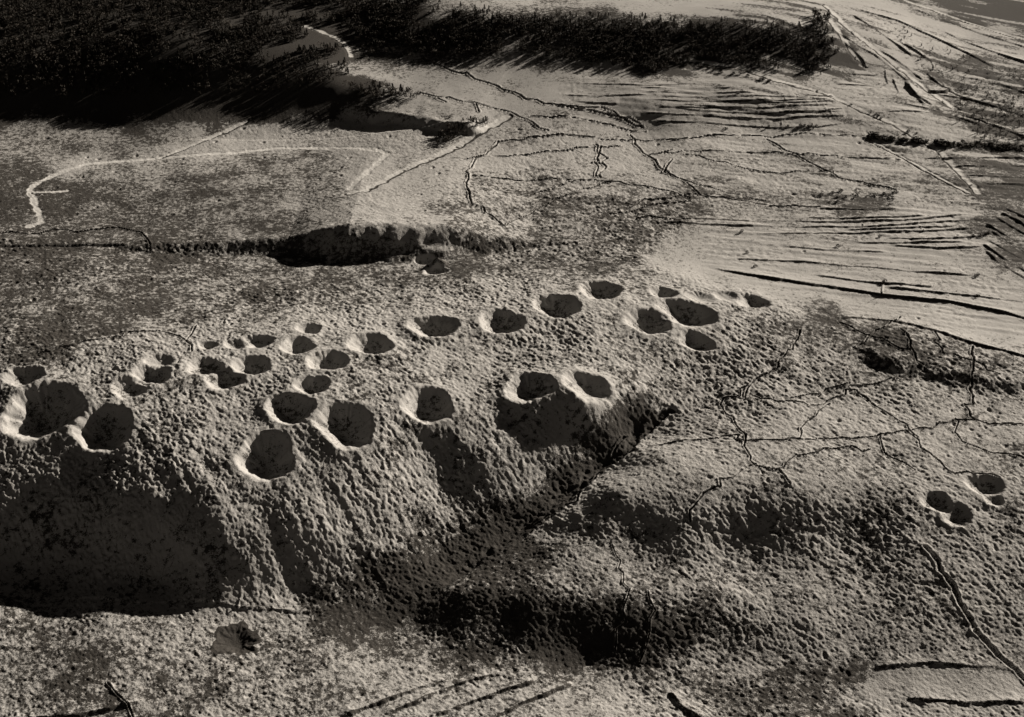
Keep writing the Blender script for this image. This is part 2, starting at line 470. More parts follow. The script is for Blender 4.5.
def stamp_crater(c, idx):
    px, py, wpx, el, ang, dep, label = c
    x0, y0 = P([(px, py)])[0]
    mp = m_per_px(x0, y0)
    R = wpx * mp / 2 * (1.05 if wpx < 46 else .95)
    a = R_(ang)
    ex, ey = R, R                       # plan radii; elongation lies along the image angle, read on the ground
    ca, sa = math.cos(a), math.sin(a)
    R1, R2 = R * 1.0, R / (el ** .55)
    rs, cs = window(x0 - 2.4 * R, x0 + 2.4 * R, y0 - 2.4 * R, y0 + 2.4 * R)
    x, y = X[rs, cs] - x0, Y[rs, cs] - y0
    lx, ly = x * ca + y * sa, -x * sa + y * ca
    th = np.arctan2(ly, lx)
    r = np.hypot(lx / R1, ly / R2)
    p1, p2, p3 = RNG.uniform(0, 6.28, 3)
    r = r / (1 + .05 * np.cos(2 * th + p1) + .055 * np.cos(3 * th + p2) + .03 * np.cos(5 * th + p3))
    rag = 3.0 if 'ragged dark' in label else 1.0
    r = r + rag * .10 * vnoise(X[rs, cs], Y[rs, cs], R * .45, 40 + idx) + rag * .05 * vnoise(X[rs, cs], Y[rs, cs], R * .2, 90 + idx)
    D = .50 * R * dep
    rb = np.clip(r / 1.10, 0, 1)
    bowl = -D * (.45 * (1 - rb ** 1.7) + .55 * (.5 + .5 * np.cos(math.pi * rb)))
    rim = (.05 if 'ragged dark' in label else .085 if wpx < 50 else .07) * R * dep * np.where(r < 1, np.clip(r, 0, 1) ** 6, np.exp(-((r - 1) / .6) ** 2))
    m = sstep(1.35, 1.0, r)
    zz = Z[rs, cs]
    # the blast leaves its own surface inside: the small undulation is weaker there
    base = macro(X[rs, cs], Y[rs, cs])
    inner = np.maximum(sstep(1.05, .8, r), .5 * sstep(1.5, 1.15, r))
    gully = .05 * R * vnoise(np.cos(th) * 3.2, np.sin(th) * 3.2, .42, 150 + idx) * sstep(.25, .7, r) * sstep(1.4, .95, r)
    Z[rs, cs] = zz * (1 - .75 * inner) + base * .75 * inner + bowl + rim + gully
    NOPOCK[rs, cs] |= r < 1.2
    EARTH_SHADE[rs, cs] = EARTH_SHADE[rs, cs] * (1 - m) + m * (.05 + .15 * sstep(.95, .45, r + .5 * vnoise(X[rs, cs], Y[rs, cs], R * .5, 60 + idx)) * (dep > .5))  # pit floors take earth colour to deepen the shade inside
    if 'ragged dark' in label: EARTH_SHADE[rs, cs] = np.maximum(EARTH_SHADE[rs, cs], sstep(1.35, .9, r + .5 * vnoise(X[rs, cs], Y[rs, cs], 4, 7)))
    cc = (r[:-1, :-1] + r[1:, :-1] + r[:-1, 1:] + r[1:, 1:]) / 4
    f = FID[rs.start:rs.stop - 1, cs.start:cs.stop - 1]
    pid = 100 + idx
    f[(cc < 1.12) & (f == 0)] = pid
    small = wpx < 33
    PARTS[pid] = dict(name='small_crater' if small else 'mine_crater', label=label, cat='crater', mat='ground',
                      group='craters along the crest of the ridge' if idx < 33 or idx == 38 else None)
print("t0",time.time()-T0)
order = sorted(range(len(CR)), key=lambda i: -CR[i][2])
for i in order:
    stamp_crater(CR[i], i)

hx, hy = P([(438, 266)])[0]
rs, cs = window(hx - 30, hx + 30, hy - 30, hy + 30)
hr = np.hypot((X[rs, cs] - hx) / 11, (Y[rs, cs] - hy) / 9) + .3 * vnoise(X[rs, cs], Y[rs, cs], 5, 88)
Z[rs, cs] += 7.5 * np.clip(1 - hr, 0, 1)
NOPOCK[rs, cs] |= hr < 1
f = FID[rs.start:rs.stop - 1, cs.start:cs.stop - 1]; f[hr[:-1, :-1] < 1] = 99
PARTS[99] = dict(name='spoil_heap', label="bright pointed heap of spoil below the right end of the long scarp", cat='spoil heap', mat='ground')
print("t1",time.time()-T0)
# ------------------------------------------------------------------ shell holes, thousands
def scatter(n, dens_map, x0, x1, y0, y1):
    x = RNG.uniform(x0, x1, n); y = RNG.uniform(y0, y1, n)
    z = macro(x, y); px, py = project(x, y, z)
    keep = RNG.uniform(0, 1, n) < lookup(dens_map, px, py)
    keep &= (px > -150) & (px < W + 150) & (py > -20) & (py < H + 190)
    return x[keep], y[keep]
sx, sy = scatter(42000, np.clip(POCKB, 0, 1) * np.where(YY > 540, .6, 1), -850, 850, 560, 2000)
print("shell holes", len(sx))
for x0, y0 in zip(sx, sy):
    u = random.random()
    mp = math.sqrt(x0 * x0 + y0 * y0 + 700 ** 2) / F
    R = (1.05 + 2.6 * u ** 7) * max(1.0, mp * .9) * (.85 if y0 < 900 else 1)
    d = R * random.uniform(.14, .34)
    rs, cs = window(x0 - 1.7 * R, x0 + 1.7 * R, y0 - 1.7 * R, y0 + 1.7 * R)
    ex = random.uniform(.8, 1.25)
    r2 = (((X[rs, cs] - x0) * ex) ** 2 + ((Y[rs, cs] - y0) / ex) ** 2) / (R * R)
    CARVE[rs, cs] += (np.where(r2 < 1, -d * (1 - r2) ** 1.5, 0) + .12 * d * np.exp(-((np.sqrt(r2) - 1.15) / .4) ** 2)).astype(np.float32)
CARVE[NOPOCK] *= .2
CARVE = np.clip(CARVE, -3.2, 1.6)

print("t2",time.time()-T0)
# ------------------------------------------------------------------ lines: trenches, banks, roads
def resample(pl, step, jit, seed):
    rg = np.random.default_rng(seed)
    seg = np.hypot(*np.diff(pl, axis=0).T); cum = np.concatenate([[0], np.cumsum(seg)])
    n = max(2, int(cum[-1] / step)); s = np.linspace(0, cum[-1], n + 1)
    q = np.stack([np.interp(s, cum, pl[:, 0]), np.interp(s, cum, pl[:, 1])], -1)
    if jit:
        q[1:-1] += rg.normal(0, jit, q[1:-1].shape)
    return q
LINE_ID = [200]
def line_window(pl, R):
    return window(pl[:, 0].min() - R, pl[:, 0].max() + R, pl[:, 1].min() - R, pl[:, 1].max() + R)
def new_part(**k):
    LINE_ID[0] += 1; PARTS[LINE_ID[0]] = k; return LINE_ID[0]
def chunks(pl, n=6):
    for i in range(0, len(pl) - 1, n):
        yield pl[i:i + n + 1]
def trench(lines, name, label, cat, group=None, half=1.7, depth=2.0, berm=.7, jit=2.2, step=13, earth=.48, pid=None, kind=None, idhalf=None):
    pid = pid or new_part(name=name, label=label, cat=cat, group=group, mat='ground', kind=kind)
    for k, ln in enumerate(lines):
        pl = resample(P(ln), step, jit, hash((ln[0], k)) % 9999)
        for q in chunks(pl):
            xm, ym = q.mean(0)
            sc = max(.85, m_per_px(xm, ym) * .92)
            hw = .86 * half * sc; depth_ = .8 * depth; R = hw * 3.5
            rs, cs = line_window(q, R)
            d, s, t = seg_dist(X[rs, cs], Y[rs, cs], q)
            d = np.maximum(d + hw * .9 * vnoise(X[rs, cs], Y[rs, cs], 5.5, 61), 0)
            new = d < R
            brk = .6 + .9 * (vnoise(X[rs, cs], Y[rs, cs], 22, 62) + .4)
            prof = -depth_ * sc * sstep(hw * 1.25, hw * .45, d) + berm * sc * np.exp(-((d - hw * 1.75) / (hw * .55)) ** 2)
            prof = prof * np.clip(brk, .25, 1.2)
            k_ = sstep(hw * 2.4, hw * 1.2, d) * .9
            c = CARVE[rs, cs]
            c[new] = (c * (1 - .85 * k_) + np.where(np.abs(prof) > .02, prof, 0))[new] if False else np.where(k_ > 0, np.minimum(c * (1 - .8 * k_) + prof, np.maximum(c, prof) if depth < 0 else 9), c + np.where(d < R, np.maximum(prof, 0) * .6, 0))[new]
            e = EARTH_SHADE[rs, cs]; e[:] = np.maximum(e, earth * np.clip(brk, 0, 1) * sstep(hw * 1.2, hw * .6, d))
            dd = (d[:-1, :-1] + d[1:, 1:]) / 2
            f = FID[rs.start:rs.stop - 1, cs.start:cs.stop - 1]
            f[(dd < (idhalf or hw * 1.35)) & (f == 0)] = pid
    return pid
def road(lines, name, label, cat, half=3.5, kind='structure', cut=.5, step=16, jit=.5, snow=.02, bank=1.2, group=None):
    pid = new_part(name=name, label=label, cat=cat, mat='road', kind=kind, group=group)
    for k, ln in enumerate(lines):
        pl = resample(P(ln), step, jit, 5 + k)
        for q in chunks(pl):
            xm, ym = q.mean(0); sc = max(1.0, m_per_px(xm, ym)); hw = half * sc; R = hw * 3
            rs, cs = line_window(q, R)
            d, s, t = seg_dist(X[rs, cs], Y[rs, cs], q)
            d = np.maximum(d + hw * 1.1 * vnoise(X[rs, cs], Y[rs, cs], 9, 66), 0)
            c = CARVE[rs, cs]; k_ = sstep(hw * 1.7, hw * .6, d)
            c[:] = c * (1 - k_) - cut * k_
            if bank:
                # a ditch and bank along the near edge of the road
                c += np.where(s < 0, 1, .3) * -bank * np.exp(-((d - hw * 1.55) / (hw * .38)) ** 2)
            e = EARTH_SHADE[rs, cs]; e[:] = e * (1 - k_) + (snow + .3 * np.maximum(vnoise(X[rs, cs], Y[rs, cs], 14, 67), 0)) * k_
            e[:] = np.maximum(e, .85 * np.exp(-((d - hw * 1.55) / (hw * .35)) ** 2) * (s < 0) * (1 if bank else 0))
            dd = (d[:-1, :-1] + d[1:, 1:]) / 2
            f = FID[rs.start:rs.stop - 1, cs.start:cs.stop - 1]
            f[(dd < hw * 1.05) & (f == 0)] = pid
            NOPOCK[rs, cs] |= d < hw * 1.3
    return pid
def bank(lines, label, h=2.6, wf=3.0, Lb=9.0, earth=.75, jit=.8, step=22, name='terrace_bank', group='terrace banks across the fields', idw=1.3, kind='structure', brk=1.3, lo=.25):
    """a terrace step: the far side higher, a short steep face towards the valley"""
    pid = new_part(name=name, label=label, cat='bank', mat='ground', kind=kind, group=group)
    for k, ln in enumerate(lines):
        pl = resample(P(ln), step, jit, 31 + k)
        n = 8
        for i0 in range(0, len(pl) - 1, n):
            q = pl[i0:i0 + n + 1]
            xm, ym = q.mean(0); sc = max(1.0, m_per_px(xm, ym) * .95)
            H_, w_, L_ = h * sc, wf * sc, Lb * sc; R = 3 * L_
            rs, cs = line_window(q, R)
            d, s, t = seg_dist(X[rs, cs], Y[rs, cs], q)
            g = (i0 + t * (len(q) - 1)) / (len(pl) - 1)
            nz = vnoise(X[rs, cs], Y[rs, cs], 50, 70 + k) + .6 * vnoise(X[rs, cs], Y[rs, cs], 17, 75 + k)
            d = np.maximum(d + w_ * .8 * vnoise(X[rs, cs], Y[rs, cs], 6, 79), 0)
            hv = H_ * np.clip(.85 + brk * nz, lo, 1.7) * sstep(0, .12, g) * sstep(0, .12, 1 - g)
            ins = (t > 1e-6) & (t < 1 - 1e-6) | (d < .1)
            pr = np.where(s >= 0, np.exp(-d / L_), 1 - sstep(0, w_, d)) * hv
            pr = np.where(ins, pr, 0)
            CARVE[rs, cs] += pr.astype(np.float32)
            e = EARTH_SHADE[rs, cs]
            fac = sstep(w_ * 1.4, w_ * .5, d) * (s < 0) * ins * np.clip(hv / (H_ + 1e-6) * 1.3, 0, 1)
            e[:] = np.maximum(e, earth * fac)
            dd = (d[:-1, :-1] + d[1:, 1:]) / 2
            f = FID[rs.start:rs.stop - 1, cs.start:cs.stop - 1]
            f[(dd < w_ * idw) & (s[:-1, :-1] < 0) & ins[:-1, :-1] & (f == 0)] = pid
    return pid

# --- roads and tracks
road([[(30,226),(42,222),(36,206),(30,190),(38,182),(49,176),(88,163),(158,158),(225,153),(281,147),(340,147),(376,149),(387,154),(372,168),(359,179),(350,188)]],
     'road', None, None, half=2.9, bank=0)
road([[(158,158),(200,141),(246,121)]], 'track', None, None, half=2.0, bank=1.2)
road([[(351,192),(365,189),(400,171),(446,151),(475,134),(506,116)]], 'road', None, None, half=3.4, bank=.7)
road([[(35,192),(67,190)]], 'track', None, None, half=1.8, bank=.6)
road([[(300,24),(325,33),(345,42),(351,56)]], 'track', None, None, half=2.2, bank=.6)
road([[(680,57),(735,66),(770,78),(822,92),(862,110),(900,126),(940,150),(978,193)]], 'road', None, None, half=2.4, bank=.9)
road([[(868,139),(905,158),(940,178),(968,193)]], 'track', None, None, half=1.6, bank=2.6)
road([[(826,6),(850,30),(880,52),(905,72),(930,92),(955,108)]], 'road', None, None, half=2.4, bank=1.0)
road([[(905,0),(950,16),(1000,32),(1034,42)]], 'road', None, None, half=2.0, bank=1.2)
road([[(830,20),(850,50),(866,66)]], 'track', None, None, half=2.0, bank=.8)

# --- trenches
TG = 'trenches dug across the battlefield'
trench([[(421,58),(437,66),(474,77),(530,98),(555,105),(611,116),(643,127)]], 'trench', "long trench slanting across the bright field below the wood", 'trench', TG, half=1.2, depth=1.5)
trench([[(420,93),(478,104),(513,112),(530,122),(548,130)],[(437,98),(446,102)],[(476,104),(479,112)]], 'trench', "trench along the lower edge of the bright field with short spurs", 'trench', TG, half=1.1, depth=1.4)
trench([[(530,116),(580,118),(646,132)],[(555,105),(600,108),(640,124)]], 'trench', "thin double trench under the terraced field", 'trench', TG, half=1.0, depth=1.2)
trench([[(453,158),(499,156),(548,151),(576,149),(620,146)]], 'trench', "short trench crossing the arc-shaped one at its top", 'trench', TG, half=1.0, depth=1.3)
trench([[(560,134),(502,141),(478,158),(464,176),(471,200),(490,215),(505,226)]], 'trench', "arc-shaped trench curving round the middle field", 'trench', TG, half=1.2, depth=1.6)
trench([[(471,176),(541,179),(611,181),(657,188),(690,198)],[(530,195),(575,180)]], 'trench', "trench leading right from the arc-shaped trench", 'trench', TG, half=1.1, depth=1.5)
trench([[(596,144),(599,158),(596,176)],[(601,146),(603,160),(600,177)]], 'trench', "short broad zigzag trench standing upright in the middle field", 'trench', TG, half=1.2, depth=1.8, step=8)
trench([[(622,211),(646,200),(690,194)],[(636,218),(690,220)]], 'trench', "forked trench in the pitted field behind the crest", 'trench', TG, half=1.1, depth=1.5)
trench([[(630,135),(646,155),(664,172),(689,183),(700,196)],[(646,155),(672,150)],[(664,172),(672,160)]], 'trench', "crooked trench with side saps descending the middle field", 'trench', TG, half=1.2, depth=1.7)
trench([[(560,134),(664,141),(741,135),(805,134),(861,137),(880,136)]], 'trench', "far trench below the curved terraces", 'trench', TG, half=1.0, depth=1.3)
trench([[(664,153),(752,152),(819,155),(861,158),(900,160)],[(685,155),(762,172),(833,172)]], 'trench', "branching trench across the smooth right-hand field", 'trench', TG, half=1.0, depth=1.3)
trench([[(766,139),(790,152),(815,165),(847,179),(896,190)]], 'trench', "trench slanting down the smooth right-hand field", 'trench', TG, half=1.2, depth=1.5)
trench([[(745,398),(743,390),(750,382),(780,367),(786,354),(792,346),(800,330)]], 'trench', "winding trench climbing to the end of the crest", 'trench', TG, half=1.1, depth=1.8, step=8, jit=1.6)
trench([[(650,446),(664,443),(741,434),(734,437),(752,441),(812,438),(875,437),(907,430),(966,420),(1030,426)]], 'trench', "long front trench across the right plateau", 'trench', TG, half=1.1, depth=1.8, step=9, jit=1.6)
trench([[(750,394),(773,402),(826,402),(842,394),(850,385),(882,409),(903,423),(918,438)],[(850,385),(903,381)],[(790,398),(850,382)]], 'trench', "looping trench in the middle of the right plateau", 'trench', TG, half=1.0, depth=1.7, step=9, jit=1.8)
trench([[(973,346),(974,370),(973,406),(967,405),(974,420)]], 'trench', "crenellated trench rising to the dark bank at the right", 'trench', TG, half=1.2, depth=1.9, step=7, jit=1.8)
trench([[(935,333),(945,353),(980,361),(1000,372)],[(900,330),(914,352),(923,364)]], 'trench', "trench pair above the dark bank at the right", 'trench', TG, half=1.1, depth=1.7, step=9)
trench([[(734,420),(744,440),(748,452),(756,463),(777,469),(790,484)]], 'trench', "crooked trench running towards the front edge of the plateau", 'trench', TG, half=1.1, depth=1.7, step=8)
trench([[(668,412),(640,432),(612,456),(592,478),(580,497),(545,515),(520,530)]], 'trench', "trench following the right edge of the ravine", 'trench', TG, half=1.3, depth=1.8, step=10)
trench([[(612,545),(620,560),(626,585),(622,610),(615,650)],[(648,590),(650,630),(640,660)]], 'trench', "thin trench running down the near hillside to the valley", 'trench', TG, half=.65, depth=.9, step=8, earth=.3)
trench([[(926,548),(950,585),(973,627),(1000,660),(1030,686)]], 'ditch', "broad dark ditch slanting down at the lower right", 'ditch', None, half=2.2, depth=2.6, jit=1.6, earth=.3)
trench([[(108,684),(118,700),(134,720)]], 'trench', "short trench at the lower left edge of the picture", 'trench', TG, half=.9, depth=1.4)
trench([[(40,352),(110,338),(160,330),(186,340),(192,352)],[(186,340),(196,326)]], 'trench', "trench following the back of the crest on the left", 'trench', TG, half=1.2, depth=1.7, step=9, jit=2)
trench([[(150,244),(140,232),(118,228),(40,232),(0,234)]], 'trench', "thin trench leading left from the long scarp", 'trench', TG, half=1.0, depth=1.3)

trench([[(664,172),(700,186),(740,196),(765,201)],[(700,196),(760,205),(820,207)]], 'trench', "trench running from the crooked one towards the plough terraces", 'trench', TG, half=1.1, depth=1.4)
trench([[(505,226),(545,205),(575,190),(611,181)],[(600,218),(640,207),(690,201)]], 'trench', "faint trench pair in the pitted ground below the arc-shaped trench", 'trench', TG, half=1.0, depth=1.4)
trench([[(905,430),(925,450),(950,470),(1000,478)],[(880,437),(890,455),(915,470)]], 'trench', "branching trench above the slanting crater pair", 'trench', TG, half=1.0, depth=1.6, step=9)
trench([[(775,470),(800,455),(840,445),(870,448)],[(830,402),(812,420),(800,437)]], 'trench', "short trench above the middle of the plateau edge", 'trench', TG, half=1.0, depth=1.6, step=8)
trench([[(690,522),(700,500),(720,480),(756,463)]], 'trench', "trench climbing from the plateau edge to the crooked trench", 'trench', TG, half=1.0, depth=1.6, step=8)
trench([[(748,385),(728,398),(722,410),(734,420)]], 'trench', "short curved trench below the winding one", 'trench', TG, half=1.0, depth=1.6, step=7)
trench([[(955,420),(960,440),(985,452),(1030,458)]], 'trench', "trench leading to the right edge under the crenellated one", 'trench', TG, half=1.0, depth=1.6, step=8)
trench([[(857,346),(880,330),(900,318)],[(840,322),(870,336),(910,350)]], 'trench', "crossing trenches at the left end of the dark bank", 'trench', TG, half=1.1, depth=1.7, step=9)
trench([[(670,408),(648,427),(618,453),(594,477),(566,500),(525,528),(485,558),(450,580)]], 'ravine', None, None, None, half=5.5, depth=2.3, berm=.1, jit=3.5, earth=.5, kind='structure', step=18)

# --- banks and terraces
for ln, lb in [
 ([(640,92),(700,93),(760,94)], "uppermost short terrace bank"),
 ([(655,96),(760,97),(815,98)], "second terrace bank"),
 ([(640,99),(760,102),(838,99)], "third terrace bank"),
 ([(675,105),(760,109),(835,104)], "fourth terrace bank"),
 ([(675,110),(760,114),(845,111)], "fifth terrace bank"),
 ([(690,116),(780,119),(850,115)], "sixth terrace bank"),
 ([(640,121),(720,124),(820,127),(850,122)], "long lowest terrace bank"),
 ([(560,82),(650,86),(720,82)], "bank by the wood edge"),
 ([(660,217),(740,221),(820,222),(900,221),(975,214)], "upper plough terrace"),
 ([(700,224),(800,227),(880,227),(978,219)], "middle plough terrace"),
 ([(750,234),(830,233),(900,232),(985,228)], "third plough terrace"),
 ([(880,238),(930,240),(988,236)], "fourth plough terrace"),
 ([(890,245),(940,248),(985,247)], "fifth plough terrace"),
 ([(815,209),(860,209),(900,209)], "top plough terrace"),
 ([(882,288),(930,292),(980,297),(1034,302)], "bank beside the long bank"),
 ([(995,217),(1010,226),(1034,240)], "slanting furrow bank"),
 ([(985,223),(1005,236),(1034,252)], "slanting furrow bank"),
 ([(988,240),(1005,251),(1034,264)], "slanting furrow bank"),
 ([(982,243),(1000,257),(1034,276)], "slanting furrow bank"),
 ([(850,8),(900,22),(960,50),(1000,70)], "field edge"),
 ([(893,38),(930,60),(935,68),(925,75),(945,88),(975,104)], "field edge"),
 ([(868,43),(900,62),(925,82)], "field edge"),
 ([(885,68),(888,86),(866,90)], "field edge"),
 ([(893,78),(900,96),(880,99)], "field edge"),
 ([(906,84),(918,98),(934,107)], "quarry edge"),
 ([(945,112),(975,118),(1000,128),(1034,140)], "field edge"),
 ([(760,14),(785,22),(800,30)], "field edge"),
 ([(904,80),(914,94),(926,107)], "quarry edge"),([(928,92),(942,94),(952,88)], "quarry edge"),
 ([(640,88),(700,89),(735,88)], "t"),([(720,101),(780,104),(842,101)], "t"),([(655,107),(700,108),(740,108)], "t"),([(780,112),(815,113),(846,108)], "t"),
 ([(640,113),(680,115),(720,116)], "t"),([(800,95),(825,97),(835,96)], "t"),([(560,95),(600,96),(650,95)], "t"),([(575,102),(620,104)], "t"),
 ([(660,222),(720,225),(790,226)], "t"),([(800,218),(860,219),(930,216)], "t"),([(840,230),(900,229),(960,226)], "t"),([(850,242),(910,243),(970,242)], "t"),([(780,246),(830,250),(890,252)], "t"),
 ([(725,258),(800,262),(900,270),(980,276)], "t"),([(810,275),(880,284),(940,288)], "t"),
 ([(1000,212),(1015,220),(1034,231)], "t"),([(990,230),(1008,242),(1034,258)], "t"),([(985,250),(1000,264),(1034,283)], "t"),([(1005,208),(1034,222)], "t"),
 ([(835,30),(858,46),(880,58),(900,75),(912,88)], "t"),([(842,40),(862,58),(868,70)], "t"),([(850,14),(890,40),(915,58)], "t"),([(940,30),(980,48),(1034,66)], "t"),
 ([(910,8),(960,26),(1034,50)], "t"),([(930,68),(960,76),(1000,84),(1034,96)], "t"),([(935,95),(965,98),(1000,108),(1034,120)], "t"),([(880,100),(905,104),(940,112),(985,126)], "t"),
 ([(885,112),(925,112),(965,120)], "t"),([(835,84),(870,86),(885,82)], "t"),([(850,74),(878,76),(888,70)], "t"),
 ([(950,166),(985,166),(1034,166)], "t"),([(965,176),(1000,177),(1034,177)], "t"),([(920,158),(970,158),(1034,158)], "t"),([(985,184),(1034,185)], "t"),
 ]:
    far = ln[0][1] < 130
    bank([ln], lb, h=(1.8 if lb == 'quarry edge' else .85 if 540 < ln[0][0] < 830 else 1.1) if far else 1.25, wf=(3 if lb == 'quarry edge' else 1.35) if far else 1.8, Lb=8, earth=.45)
bank([[(700,264),(720,269),(760,277),(805,284),(875,294),(920,299),(952,302),(1000,311),(1034,320),(1150,348)]], "long bank", h=2.4, wf=3.0, Lb=12, brk=.5, lo=.5)
bank([[(826,317),(870,318),(910,325),(945,334),(980,346),(1034,358),(1150,385)]], "edge bank", brk=.6, h=1.6, wf=3, Lb=8)
bank([[(0,596),(60,597),(110,600),(160,602),(240,605),(330,612)]], "foot bank", h=1.0, wf=2.4, Lb=8, earth=.2)
bank([[(0,720),(80,716),(150,700)],[(340,717),(400,694),(453,678)],[(380,717),(440,690),(500,672)],[(430,717),(480,697),(540,680)],[(490,719),(530,700),(575,680)],[(670,690),(690,712),(705,722)]], "field bank", h=2.0, wf=3.2, Lb=8, earth=.4, brk=.9, lo=.4)
bank([[(900,698),(960,702),(1030,703)],[(870,667),(950,662),(1030,672)]], "field bank", h=.9, wf=2.4, Lb=6, earth=.3)

print("t3",time.time()-T0)
Z += CARVE

# ------------------------------------------------------------------ materials
def new_mat(name):
    m = bpy.data.materials.new(name); m.use_nodes = True
    nt = m.node_tree; nt.nodes.clear()
    out = nt.nodes.new('ShaderNodeOutputMaterial')
    b = nt.nodes.new('ShaderNodeBsdfPrincipled')
    nt.links.new(b.outputs[0], out.inputs[0])
    b.inputs['Roughness'].default_value = .9
    b.inputs['Specular IOR Level'].default_value = .15
    return m, nt, b
def node(nt, t, **k):
    n = nt.nodes.new(t)
    for a, v in k.items(): setattr(n, a, v)
    return n
def snow_ground(name, lo, hi, bump=1.0, snow=(.56, .55, .535)):
    m, nt, b = new_mat(name)
    L = nt.links.new
    geo = node(nt, 'ShaderNodeNewGeometry')
    at = node(nt, 'ShaderNodeAttribute', attribute_name='earth')
    n1 = node(nt, 'ShaderNodeTexNoise'); n1.inputs['Scale'].default_value = .22; n1.inputs['Detail'].default_value = 5; n1.inputs['Roughness'].default_value = .62
    n2 = node(nt, 'ShaderNodeTexNoise'); n2.inputs['Scale'].default_value = .035; n2.inputs['Detail'].default_value = 4
    n3 = node(nt, 'ShaderNodeTexNoise'); n3.inputs['Scale'].default_value = .9; n3.inputs['Detail'].default_value = 3
    for n in (n1, n2, n3): L(geo.outputs['Position'], n.inputs['Vector'])
    mixn = node(nt, 'ShaderNodeMath', operation='MULTIPLY_ADD'); mixn.inputs[1].default_value = .85
    L(n1.outputs['Fac'], mixn.inputs[0])
    m2 = node(nt, 'ShaderNodeMath', operation='MULTIPLY'); m2.inputs[1].default_value = .30; L(n2.outputs['Fac'], m2.inputs[0])
    m3 = node(nt, 'ShaderNodeMath', operation='MULTIPLY_ADD'); m3.inputs[1].default_value = .62; L(n3.outputs['Fac'], m3.inputs[0]); L(m2.outputs[0], m3.inputs[2])
    L(m3.outputs[0], mixn.inputs[2])
    # earth colour, painted shade included, shows where noise + cover exceeds a threshold
    add = node(nt, 'ShaderNodeMath', operation='ADD'); L(mixn.outputs[0], add.inputs[0]); L(at.outputs['Fac'], add.inputs[1])
    mr = node(nt, 'ShaderNodeMapRange'); mr.interpolation_type = 'SMOOTHSTEP'
    mr.inputs['From Min'].default_value = lo; mr.inputs['From Max'].default_value = hi
    L(add.outputs[0], mr.inputs['Value'])
    cr = node(nt, 'ShaderNodeValToRGB')
    cr.color_ramp.elements[0].color = (.034, .031, .028, 1); cr.color_ramp.elements[1].color = (.090, .084, .077, 1)
    L(n3.outputs['Fac'], cr.inputs[0])
    sn = node(nt, 'ShaderNodeValToRGB')
    sn.color_ramp.elements[0].position = .3; sn.color_ramp.elements[1].position = .75
    sn.color_ramp.elements[0].color = tuple(c * .84 for c in snow) + (1,); sn.color_ramp.elements[1].color = snow + (1,)
    L(n2.outputs['Fac'], sn.inputs[0])
    mx = node(nt, 'ShaderNodeMix', data_type='RGBA')
    L(mr.outputs[0], mx.inputs[0]); L(sn.outputs[0], mx.inputs[6]); L(cr.outputs[0], mx.inputs[7])
    L(mx.outputs[2], b.inputs['Base Color'])
    bp = node(nt, 'ShaderNodeBump'); bp.inputs['Strength'].default_value = .5 * bump; bp.inputs['Distance'].default_value = .9
    nb = node(nt, 'ShaderNodeTexNoise'); nb.inputs['Scale'].default_value = .8; nb.inputs['Detail'].default_value = 4; nb.inputs['Roughness'].default_value = .65
    L(geo.outputs['Position'], nb.inputs['Vector']); L(nb.outputs['Fac'], bp.inputs['Height']); L(bp.outputs[0], b.inputs['Normal'])
    return m
MATS = {'ground': snow_ground('snow_over_earth', 1.02, 1.22), 'road': snow_ground('trodden_snow', .98, 1.3, .35, (.76, .75, .73))}

# ------------------------------------------------------------------ terrain meshes, split by face id
vid = np.arange(NR * NC).reshape(NR, NC)
quads = np.stack([vid[:-1, :-1], vid[:-1, 1:], vid[1:, 1:], vid[1:, :-1]], -1).reshape(-1, 4)
fid = FID.reshape(-1)
VX = np.stack([X, Y, Z], -1).reshape(-1, 3).astype(np.float32)
EV = EARTH_SHADE.reshape(-1).astype(np.float32)

def mesh_from(name, verts, faces, mat, smooth=True, attr=None):
    me = bpy.data.meshes.new(name)
    k = faces.shape[1]
    me.vertices.add(len(verts)); me.vertices.foreach_set('co', verts.astype(np.float32).ravel())
    me.loops.add(faces.size); me.loops.foreach_set('vertex_index', faces.astype(np.int32).ravel())
    me.polygons.add(len(faces))
    me.polygons.foreach_set('loop_start', np.arange(0, faces.size, k, dtype=np.int32))
    me.polygons.foreach_set('use_smooth', np.full(len(faces), smooth))
    if attr is not None:
        a = me.attributes.new('earth', 'FLOAT', 'POINT'); a.data.foreach_set('value', attr)  # holds bare earth plus the painted shade
    me.update(calc_edges=True)
    for m in (mat if isinstance(mat, (list, tuple)) else [mat]): me.materials.append(m)
    return me
def tag(o, label=None, cat=None, group=None, kind=None):
    if label: o['label'] = label
    if cat: o['category'] = cat
    if group: o['group'] = group
    if kind: o['kind'] = kind
srt = np.argsort(fid, kind='stable'); fs = fid[srt]
ids, start = np.unique(fs, return_index=True)
ends = list(start[1:]) + [len(fs)]
for pid, a, b in zip(ids, start, ends):
    p = PARTS[int(pid)]
    q = quads[srt[a:b]]
    if pid == 0:
        flag = np.zeros(NR * NC, bool); flag[q.ravel()] = True
        used = np.nonzero(flag)[0]; mp_ = np.cumsum(flag) - 1; inv = mp_[q.ravel()]
    else:
        used, inv = np.unique(q, return_inverse=True)
    v = VX[used].copy(); org = np.zeros(3, np.float32)
    if pid != 0:
        org = np.array([v[:, 0].mean(), v[:, 1].mean(), v[:, 2].min()], np.float32); v = v - org
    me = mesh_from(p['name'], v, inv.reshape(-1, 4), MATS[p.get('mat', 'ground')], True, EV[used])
    o = bpy.data.objects.new(p['name'], me); o.location = [float(c) for c in org]; COL.objects.link(o)
    if p.get('kind') == 'structure': tag(o, kind='structure')
    else: tag(o, p.get('label'), p.get('cat'), p.get('group'), p.get('kind'))
